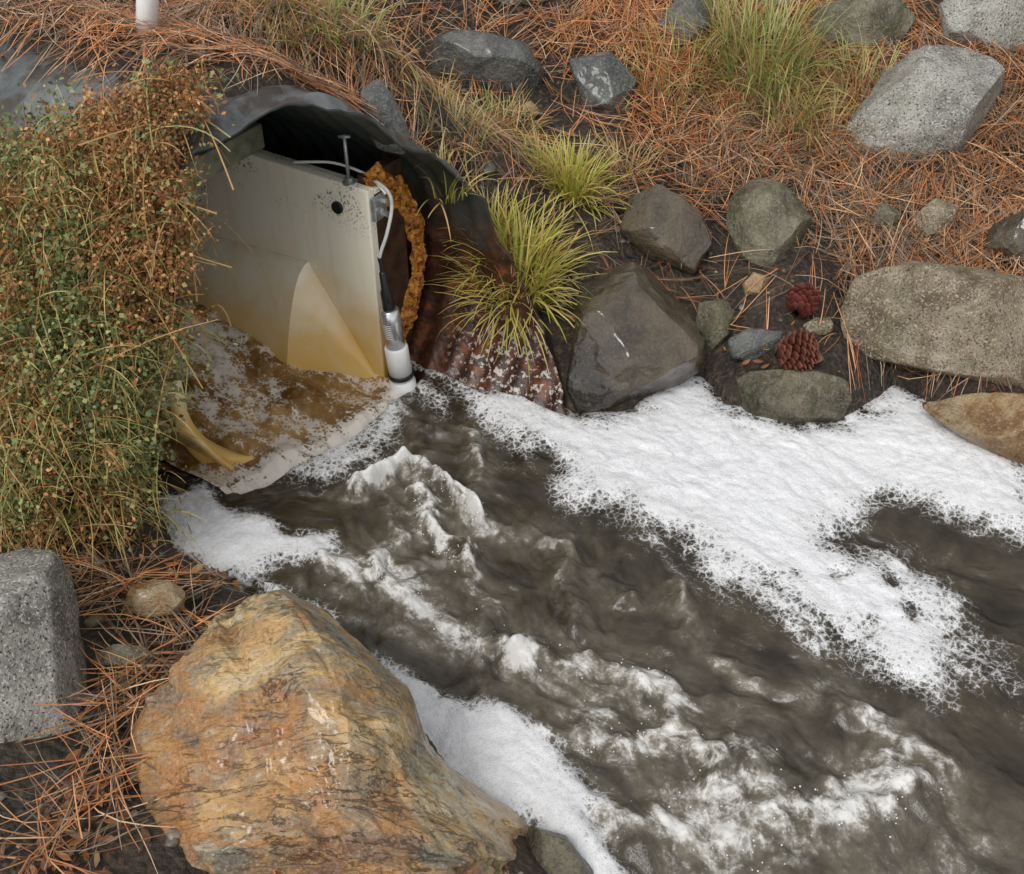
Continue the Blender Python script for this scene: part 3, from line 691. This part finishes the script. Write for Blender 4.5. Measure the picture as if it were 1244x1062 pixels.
# ------------------------------------------------------------ pine needle litter
bare=[(gw(720,95),.16),(gw(715,290),.13),(gw(60,20),.35),(gw(700,400),.1),(gw(620,20),.12),(gw(900,400),.08),(gw(860,350),.05),(gw(1120,230),.08),(gw(960,330),.05),(gw(520,170),.06)]
def needle_field(n,xr,yr,dens,lenr=(.10,.20),seed=1,k=3,lift=.03):
    rg=np.random.default_rng(seed)
    x=rg.uniform(*xr,n);y=rg.uniform(*yr,n)
    sd=sdpoly(W,x,y);u,v=toUV(x,y);s,p=toSP(x,y)
    pr=dens(x,y,sd,u,v,s,p);ok=rg.random(n)<pr;x=x[ok];y=y[ok];n=len(x)
    x=np.repeat(x,k);y=np.repeat(y,k);n=n*k
    an=np.repeat(rg.uniform(0,2*np.pi,n//k),k)+rg.normal(0,.13,n)
    Ln=rg.uniform(*lenr,n);bend=rg.normal(0,.45,n)
    K=5;t=np.linspace(0,1,K)
    aa=an[:,None]+bend[:,None]*(t-.5)[None]
    dx=np.cos(aa)*Ln[:,None]/(K-1);dy=np.sin(aa)*Ln[:,None]/(K-1)
    PX=x[:,None]+np.cumsum(dx,1)-dx;PY=y[:,None]+np.cumsum(dy,1)-dy
    HZ=H(PX.ravel(),PY.ravel()).reshape(PX.shape)
    lin=HZ[:,:1]*(1-t)+HZ[:,-1:]*t
    PZ=np.maximum(HZ*.5+lin*.5,HZ)+rg.uniform(.001,lift,n)[:,None]+rg.uniform(0,lift*1.3,n)[:,None]*t[None]
    PZ=np.where(PZ-HZ>.12,HZ+.02,PZ)
    keep=(sdpoly(W,PX.ravel(),PY.ravel()).reshape(PX.shape)<.03).all(1)&((HZ.max(1)-HZ.min(1))<.16)&(HZ.min(1)>-.1)
    PX,PY,PZ,an=PX[keep],PY[keep],PZ[keep],an[keep];n=len(PX)
    P=np.stack([PX,PY,PZ],-1)
    side=np.stack([-np.sin(an),np.cos(an),rg.normal(0,.5,n)],-1);side/=np.linalg.norm(side,axis=1)[:,None]
    wid=np.tile(np.array([.0021,.0021,.0020,.0017,.0008]),(n,1))*rg.uniform(.8,1.25,(n,1))
    pal=np.array([[.62,.25,.085],[.74,.37,.16],[.46,.16,.055],[.82,.55,.32],[.20,.08,.035],[.58,.20,.07]])
    age=fbm2(PX[:,0]*2.2,PY[:,0]*2.2,3,300)
    ci=rg.choice(6,n,p=[.27,.2,.17,.12,.11,.13]);cc=pal[ci]*rg.uniform(.6,1.12,(n,1))
    old=(rg.random(n)<np.clip(.22+1.2*age,0,.55))[:,None];g=cc.mean(1,keepdims=True)*np.array([.95,.68,.46])
    cc=np.where(old,g*.85,cc)
    return ribbons(P,side,wid,np.repeat(cc[:,None],K,1))
def dfar(x,y,sd,u,v,s,p):
    d=-sd;w=sst(-.25,.1,v)
    n=fbm2(x*1.6,y*1.6,3,121)+.5*fbm2(x*5,y*5,2,122)
    pr=np.clip(.58+1.4*n,.08,1)*sst(.03,.2,d)*w
    for c,r in bare: pr=pr*(1-.93*np.exp(-((x-c[0])**2+(y-c[1])**2)/(r*r)))
    pr=np.where((s>0.05)&(s<.9)&(p>-.06)&(p<.55),np.maximum(pr,.9),pr)
    return pr*np.where((s>0)&(s<1.4)&(p<-.10)&(p>-.6),.03,1)
def dnear(x,y,sd,u,v,s,p):
    d=-sd;w=1-sst(-.3,.0,v);n=fbm2(x*2.3,y*2.3,3,141)
    return np.clip(.05+.7*n,.02,.45)*sst(.0,.1,d)*w*np.where((s>0)&(p>-.55),.0,1)
NM=vcol_mat('pine_needles',.38,.5)
def ddrift(x,y,sd,u,v,s,p):
    ln=[tuple(gw(a,b)[:2]) for a,b in [(120,700),(200,740),(235,770),(180,830),(150,880),(125,960),(60,1050)]]
    return np.exp(-(distline(ln,x,y)/.03)**2)*.7*(sd<0)
pa=[needle_field(36000,(-1.3,2.8),(2.3,4.9),dfar,seed=1),needle_field(3600,(-1.9,.6),(.2,2.4),dnear,seed=2),
    needle_field(8000,(-1.2,0),(.8,2.1),ddrift,seed=5)]
V,Fc,C=merge(pa);mesh_obj('pine_needle_litter',V,Fc,NM,C,smooth=False)
# dead leaves, bark flakes and cone scales
rg=np.random.default_rng(9);n=1700
x=rg.uniform(-1.5,2.6,n);y=rg.uniform(.5,4.4,n);ok=sdpoly(W,x,y)<-.02;x,y=x[ok],y[ok]
for cx,cy,k_,sg in [(130,960,60,.03),(100,1045,60,.04),(940,440,40,.05),(790,190,30,.06),(240,700,50,.05)]:
    g=gw(cx,cy);x=np.append(x,g[0]+rg.normal(0,sg,k_));y=np.append(y,g[1]+rg.normal(0,sg,k_))
ok=~(np.abs(toSP(x,y)[1])<R)|(toSP(x,y)[0]>0.05);x,y=x[ok],y[ok]
n=len(x);z=H(x,y)+rg.uniform(.004,.022,n)
P0=np.stack([x,y,z],-1);d=rg.normal(0,1,(n,3));d[:,2]*=.35;d/=np.linalg.norm(d,axis=1)[:,None]
s2=np.cross(d,np.array([0,0,1])+rg.normal(0,.35,(n,3)));s2/=np.linalg.norm(s2,axis=1)[:,None]
ln=rg.uniform(.006,.018,n)[:,None];wd=ln*rg.uniform(.25,.45,(n,1));nm=np.cross(d,s2)*ln*.15
V=np.stack([P0-d*ln,P0-d*ln*.3+s2*wd+nm,P0+d*ln*.5+s2*wd*.8+nm,P0+d*ln,P0+d*ln*.5-s2*wd*.8+nm,P0-d*ln*.3-s2*wd+nm],1).reshape(-1,3)
b=np.arange(n)[:,None]*6;Fc=np.concatenate([b+np.array([[0,1,4,5]]),b+np.array([[1,2,3,4]])])
lp=np.array([[.28,.10,.035],[.16,.07,.03],[.40,.16,.05],[.36,.24,.12],[.10,.05,.03]])
C=np.repeat(lp[rg.integers(5,size=n)]*rg.uniform(.5,1.1,(n,1)),6,0)
mesh_obj('dead_leaf_litter',V,Fc,vcol_mat('dead_leaves',.5,.4),C,smooth=False)
# ------------------------------------------------------------ grass tufts
GM=vcol_mat('grass',.42,.45,.3)
def blades(g,n,length,spread,pal,rg,r,droop,w,az0=None,follow=True):
    K=7;t=np.linspace(0,1,K)
    az=rg.uniform(0,2*np.pi,n) if az0 is None else az0+rg.normal(0,.7,n)
    rad=r*np.sqrt(rg.random(n));ra=rg.uniform(0,6.28,n) if az0 is not None else az+rg.normal(0,.6,n)
    bx=g[0]+rad*np.cos(ra);by=g[1]+rad*np.sin(ra)
    bz=np.clip(H(bx,by)-.01,g[2]-.06,g[2]+.06) if follow else g[2]+rg.normal(0,.04,n)
    Ln=length*rg.uniform(.45,1.1,n);el0=np.pi/2-np.abs(rg.normal(0,.45,n))*spread
    dr=rg.uniform(.5,1.7,n)*droop
    el=el0[:,None]-dr[:,None]*t[None]**1.3;az2=az[:,None]+rg.normal(0,.25,n)[:,None]*t
    dl=Ln[:,None]/(K-1)
    dx=np.cos(el)*np.cos(az2)*dl;dy=np.cos(el)*np.sin(az2)*dl;dz=np.sin(el)*dl
    P=np.stack([bx[:,None]+np.cumsum(dx,1)-dx,by[:,None]+np.cumsum(dy,1)-dy,bz[:,None]+np.cumsum(dz,1)-dz],-1)
    side=np.stack([-np.sin(az),np.cos(az),rg.normal(0,.3,n)],-1);side/=np.linalg.norm(side,axis=1)[:,None]
    wid=w*np.array([1,1.1,1.05,.95,.8,.55,.15])[None]*rg.uniform(.7,1.3,(n,1))
    pal=np.array(pal);b=pal[rg.integers(len(pal),size=n)]*rg.uniform(.75,1.2,(n,1))
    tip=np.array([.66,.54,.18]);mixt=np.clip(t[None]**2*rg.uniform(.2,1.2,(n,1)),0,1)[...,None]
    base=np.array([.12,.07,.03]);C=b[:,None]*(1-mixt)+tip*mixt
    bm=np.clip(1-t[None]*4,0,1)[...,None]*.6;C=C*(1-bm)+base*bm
    return ribbons(P,side,wid,C)
def tuft(px,py,n,length,spread,pal,seed,name='grass_tuft',r=.05,droop=1.0,w=.0036):
    V,Fc,C=blades(gw(px,py),n,length,spread,pal,np.random.default_rng(seed),r,droop,w)
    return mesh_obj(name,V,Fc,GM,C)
YG=[[.46,.48,.06],[.58,.54,.09],[.34,.40,.05],[.66,.54,.16],[.56,.40,.15]]
GG=[[.20,.30,.07],[.28,.36,.10],[.34,.40,.14],[.42,.42,.17],[.55,.46,.24]]
DR=[[.55,.36,.17],[.48,.27,.10],[.38,.32,.11],[.62,.48,.26]]
tuft(628,345,640,.23,1.7,YG,1,r=.075,w=.0044)
tuft(693,235,380,.18,1.6,YG,2,r=.055,w=.0042)
tuft(600,305,160,.15,1.5,YG,3,r=.04)
tuft(925,95,400,.32,1.3,GG,4,r=.12,w=.004)
tuft(880,60,220,.26,1.3,GG+DR,5,r=.09)
tuft(955,150,160,.20,1.3,GG+DR,6,r=.07)
tuft(1045,120,120,.2,1.3,DR+GG,7,r=.08)
tuft(405,28,200,.17,1.4,GG,8,r=.12)
tuft(350,20,120,.16,1.3,GG+DR,9,r=.1)
tuft(550,150,160,.13,1.6,DR+GG,10,r=.1)
tuft(605,155,180,.12,1.6,GG+DR,11,r=.1)
tuft(760,215,90,.14,1.4,DR,12,r=.07)
tuft(820,105,160,.2,1.4,DR+GG,13,r=.12)
tuft(460,60,40,.12,1.4,DR,14,r=.12)
tuft(545,215,60,.11,1.5,DR+YG,15,r=.06)
tuft(1000,170,120,.16,1.5,DR,16,r=.1)
tuft(660,205,90,.14,1.5,DR+YG,17,r=.08)
# ------------------------------------------------------------ leafy shrub sprawling over the culvert's left side
rg=np.random.default_rng(77)
cen=at_z
lobes=[(cen(130,175,.84),.16,.11,190),(cen(50,200,.78),.26,.13,220),(cen(185,140,.90),.10,.05,80),(cen(225,118,.92),.07,.04,70),(cen(30,270,.72),.30,.20,240),(cen(125,265,.74),.17,.17,250),
 (cen(188,215,.82),.075,.12,110),(cen(60,360,.62),.28,.22,250),(cen(155,345,.64),.14,.17,220),(cen(210,290,.72),.06,.09,80),(cen(50,440,.50),.28,.22,230),
 (cen(150,440,.48),.13,.15,200),(cen(198,405,.50),.06,.08,60),(cen(60,540,.34),.24,.18,200),(cen(130,530,.33),.12,.14,140),(cen(60,610,.22),.18,.10,140),(cen(135,615,.15),.09,.09,80),(cen(-150,400,.5),.4,.4,200),(cen(-100,600,.3),.3,.25,120)]
Ps=[];Cs=[];Ws=[];Sd=[];leafC=[];leafD=[];leafS=[];leafCol=[]
greens=np.array([[.17,.22,.08],[.25,.31,.11],[.32,.38,.17],[.12,.16,.06],[.42,.41,.16]])
rust_=np.array([[.54,.25,.09],[.42,.18,.07],[.62,.34,.14],[.30,.14,.06]])
K=8;t=np.linspace(0,1,K)
for c,rx,rz_,n in lobes:
    for i in range(n):
        d=rg.normal(0,1,3);d/=np.linalg.norm(d);rr=rg.uniform(.35,1.1)+(rg.random()<.2)*rg.uniform(.1,.4)
        end=c+d*np.array([rx,rx,rz_])*rr
        base=np.array([c[0]+rg.normal(0,.1)-.08,c[1]+rg.normal(0,.1),c[2]-rz_*1.2])
        st0=base*.6+(c-[0,0,rz_*.4])*.4+rg.normal(0,.04,3)
        mid=(st0+end)/2+np.array([0,0,.03+.05*rg.random()])+rg.normal(0,.02,3)
        pt=((1-t)**2)[:,None]*st0+(2*t*(1-t))[:,None]*mid+(t**2)[:,None]*end
        pt[-2:,2]-=np.array([.004,.014])
        Ps.append(pt);sv=rg.normal(0,1,3);sv/=np.linalg.norm(sv);Sd.append(sv)
        Ws.append(np.linspace(.0036,.0014,K))
        cl=float(fbm3(end[0]*6,end[1]*6,end[2]*6,2,6));rp=np.clip(.48+1.6*cl+.25*(d[2]>.2)+.2*(end[2]<.35),.12,.9)
        rusty=rg.random()<rp
        sc=np.array([.56,.34,.14]) if rusty else (np.array([.54,.50,.20]) if rg.random()<.6 else np.array([.28,.29,.08]))
        Cs.append(np.tile(sc*rg.uniform(.6,1.2),(K,1)))
        nl=rg.integers(16,30) if rusty else rg.integers(18,34)
        tt=rg.uniform(.3,1.0,nl)
        q=((1-tt)**2)[:,None]*st0+(2*tt*(1-tt))[:,None]*mid+(tt**2)[:,None]*end
        q=q+rg.normal(0,.010 if rusty else .018,(nl,3))
        dd=rg.normal(0,1,(nl,3))+d*1.0;dd/=np.linalg.norm(dd,axis=1)[:,None]
        s2=np.cross(dd,rg.normal(0,1,(nl,3)));s2/=np.linalg.norm(s2,axis=1)[:,None]
        ln=rg.uniform(.006,.014,nl)*(.95 if rusty else 1.0)
        pal=rust_ if rusty else greens
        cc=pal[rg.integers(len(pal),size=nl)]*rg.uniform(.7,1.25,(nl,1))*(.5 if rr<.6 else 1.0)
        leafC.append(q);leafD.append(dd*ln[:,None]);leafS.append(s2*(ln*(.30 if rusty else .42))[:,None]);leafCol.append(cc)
Ps=np.array(Ps);Sd=np.array(Sd);Ws=np.array(Ws);Cs=np.array(Cs)
se,pe=toSP(Ps[:,-1,0],Ps[:,-1,1]);okk=~((np.hypot(pe,Ps[:,-1,2]-ZC)<R)&(se>.05))
V1,F1,C1=ribbons(Ps[okk],Sd[okk],Ws[okk],Cs[okk])
q=np.concatenate(leafC);dd=np.concatenate(leafD);s2=np.concatenate(leafS);cc=np.concatenate(leafCol)
s_,p_=toSP(q[:,0],q[:,1])
inside=(np.hypot(p_,q[:,2]-ZC)<R)&(s_>0.10)
q,dd,s2,cc=q[~inside],dd[~inside],s2[~inside],cc[~inside]
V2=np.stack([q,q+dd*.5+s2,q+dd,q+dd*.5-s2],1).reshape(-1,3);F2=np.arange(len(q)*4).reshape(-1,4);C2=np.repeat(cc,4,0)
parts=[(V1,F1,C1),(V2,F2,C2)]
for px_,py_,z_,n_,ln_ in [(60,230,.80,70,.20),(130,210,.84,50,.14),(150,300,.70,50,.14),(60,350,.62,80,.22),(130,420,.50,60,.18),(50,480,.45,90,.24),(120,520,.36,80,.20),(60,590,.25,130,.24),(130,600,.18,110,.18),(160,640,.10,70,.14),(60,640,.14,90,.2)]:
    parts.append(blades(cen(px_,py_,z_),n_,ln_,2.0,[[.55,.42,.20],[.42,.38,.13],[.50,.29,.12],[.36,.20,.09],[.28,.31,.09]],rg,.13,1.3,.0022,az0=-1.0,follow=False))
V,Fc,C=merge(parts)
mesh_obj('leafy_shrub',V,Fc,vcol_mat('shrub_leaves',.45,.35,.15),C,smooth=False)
# ------------------------------------------------------------ pine cones
def cone(px,py,size,col,seed,tilt):
    rg=np.random.default_rng(seed);g=gw(px,py);Vs=[];Fs=[];Cs=[];o=0
    ax=np.array([math.cos(tilt),math.sin(tilt)*.6,.25]);ax/=np.linalg.norm(ax)
    x=np.cross(ax,[0,0,1]);x/=np.linalg.norm(x);y=np.cross(x,ax)
    n=110
    for i in range(n):
        f=(i+.5)/n;h=(f-.5)*size*1.25;rad=size*.5*math.sin(math.pi*(.12+.84*f))**.7
        a=i*2.39996;rd=math.cos(a)*x+math.sin(a)*y;tg=-math.sin(a)*x+math.cos(a)*y
        b=g+np.array([0,0,size*.38])+ax*h*.8+rd*rad*.35
        outv=(rd+ax*.45);outv/=np.linalg.norm(outv)
        tip=b+outv*rad*rg.uniform(.62,.85);wd=size*.12;th=size*.02;nn=np.cross(outv,tg)
        v=np.array([b-tg*wd*.3,b+tg*wd*.3,tip+tg*wd-outv*rad*.1,tip+outv*wd*.4,tip-tg*wd-outv*rad*.1])
        v=np.concatenate([v+nn*th,v-nn*th*1.2])
        q4=np.array([[0,1,2,4],[2,3,4,4],[5,9,7,6],[7,9,8,8],[1,6,7,2],[2,7,8,3],[3,8,9,4],[4,9,5,0]])
        Vs.append(v);Fs.append(q4+o);o+=10
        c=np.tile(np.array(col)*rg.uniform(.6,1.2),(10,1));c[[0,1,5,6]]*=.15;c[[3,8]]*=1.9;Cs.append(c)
    V=np.concatenate(Vs);Fc=np.concatenate(Fs);C=np.concatenate(Cs)
    me=bpy.data.meshes.new('pine_cone');me.from_pydata(V.tolist(),[],[tuple(dict.fromkeys(f)) for f in Fc.tolist()])
    a=me.color_attributes.new('Col','FLOAT_COLOR','POINT');cc=np.ones((len(V),4),np.float32);cc[:,:3]=C;a.data.foreach_set('color',cc.ravel())
    o=bpy.data.objects.new('pine_cone',me);scene.collection.objects.link(o);me.materials.append(CONEM);return o
CONEM=vcol_mat('pine_cone',.35,.5)
cone(963,444,.105,(.11,.034,.02),1,.2)
cone(972,380,.085,(.12,.028,.022),2,1.2)
# ------------------------------------------------------------ white post top left
g=gw(172,48)
tube_obj('white_post',[g-np.array([0,0,.05]),g+np.array([.03,.02,.10]),g+np.array([.09,.05,.6])],[.024,.024,.024],PVC,20)
# ------------------------------------------------------------ camera, light
cam=bpy.data.cameras.new('camera');co=bpy.data.objects.new('camera',cam);scene.collection.objects.link(co)
co.location=(0,0,CAMH);co.rotation_euler=(math.radians(50),0,0);cam.sensor_fit='HORIZONTAL';cam.angle=math.radians(50)
cam.clip_end=300;cam.clip_start=.02;scene.camera=co
w=bpy.data.worlds.new('World');scene.world=w;w.use_nodes=True;nt=w.node_tree
sk=nt.nodes.new('ShaderNodeTexSky');sk.sky_type='NISHITA';sk.sun_disc=False
EL=math.radians(52);RO=math.radians(-145)
sk.sun_elevation=EL;sk.sun_rotation=RO
hs=nt.nodes.new('ShaderNodeHueSaturation');hs.inputs['Saturation'].default_value=.10;hs.inputs['Value'].default_value=1.25
nt.links.new(sk.outputs[0],hs.inputs['Color']);nt.links.new(hs.outputs[0],nt.nodes['Background'].inputs[0])
nt.nodes['Background'].inputs[1].default_value=.15
sl=bpy.data.lights.new('sun','SUN');sl.energy=1.4;sl.angle=math.radians(20);sl.color=(1,.975,.94)
so=bpy.data.objects.new('sun',sl);scene.collection.objects.link(so)
dv=Vector((math.cos(EL)*math.sin(RO),math.cos(EL)*math.cos(RO),math.sin(EL)))
so.rotation_euler=dv.to_track_quat('Z','Y').to_euler()
scene.view_settings.view_transform='Standard';scene.view_settings.look='None';scene.view_settings.exposure=0
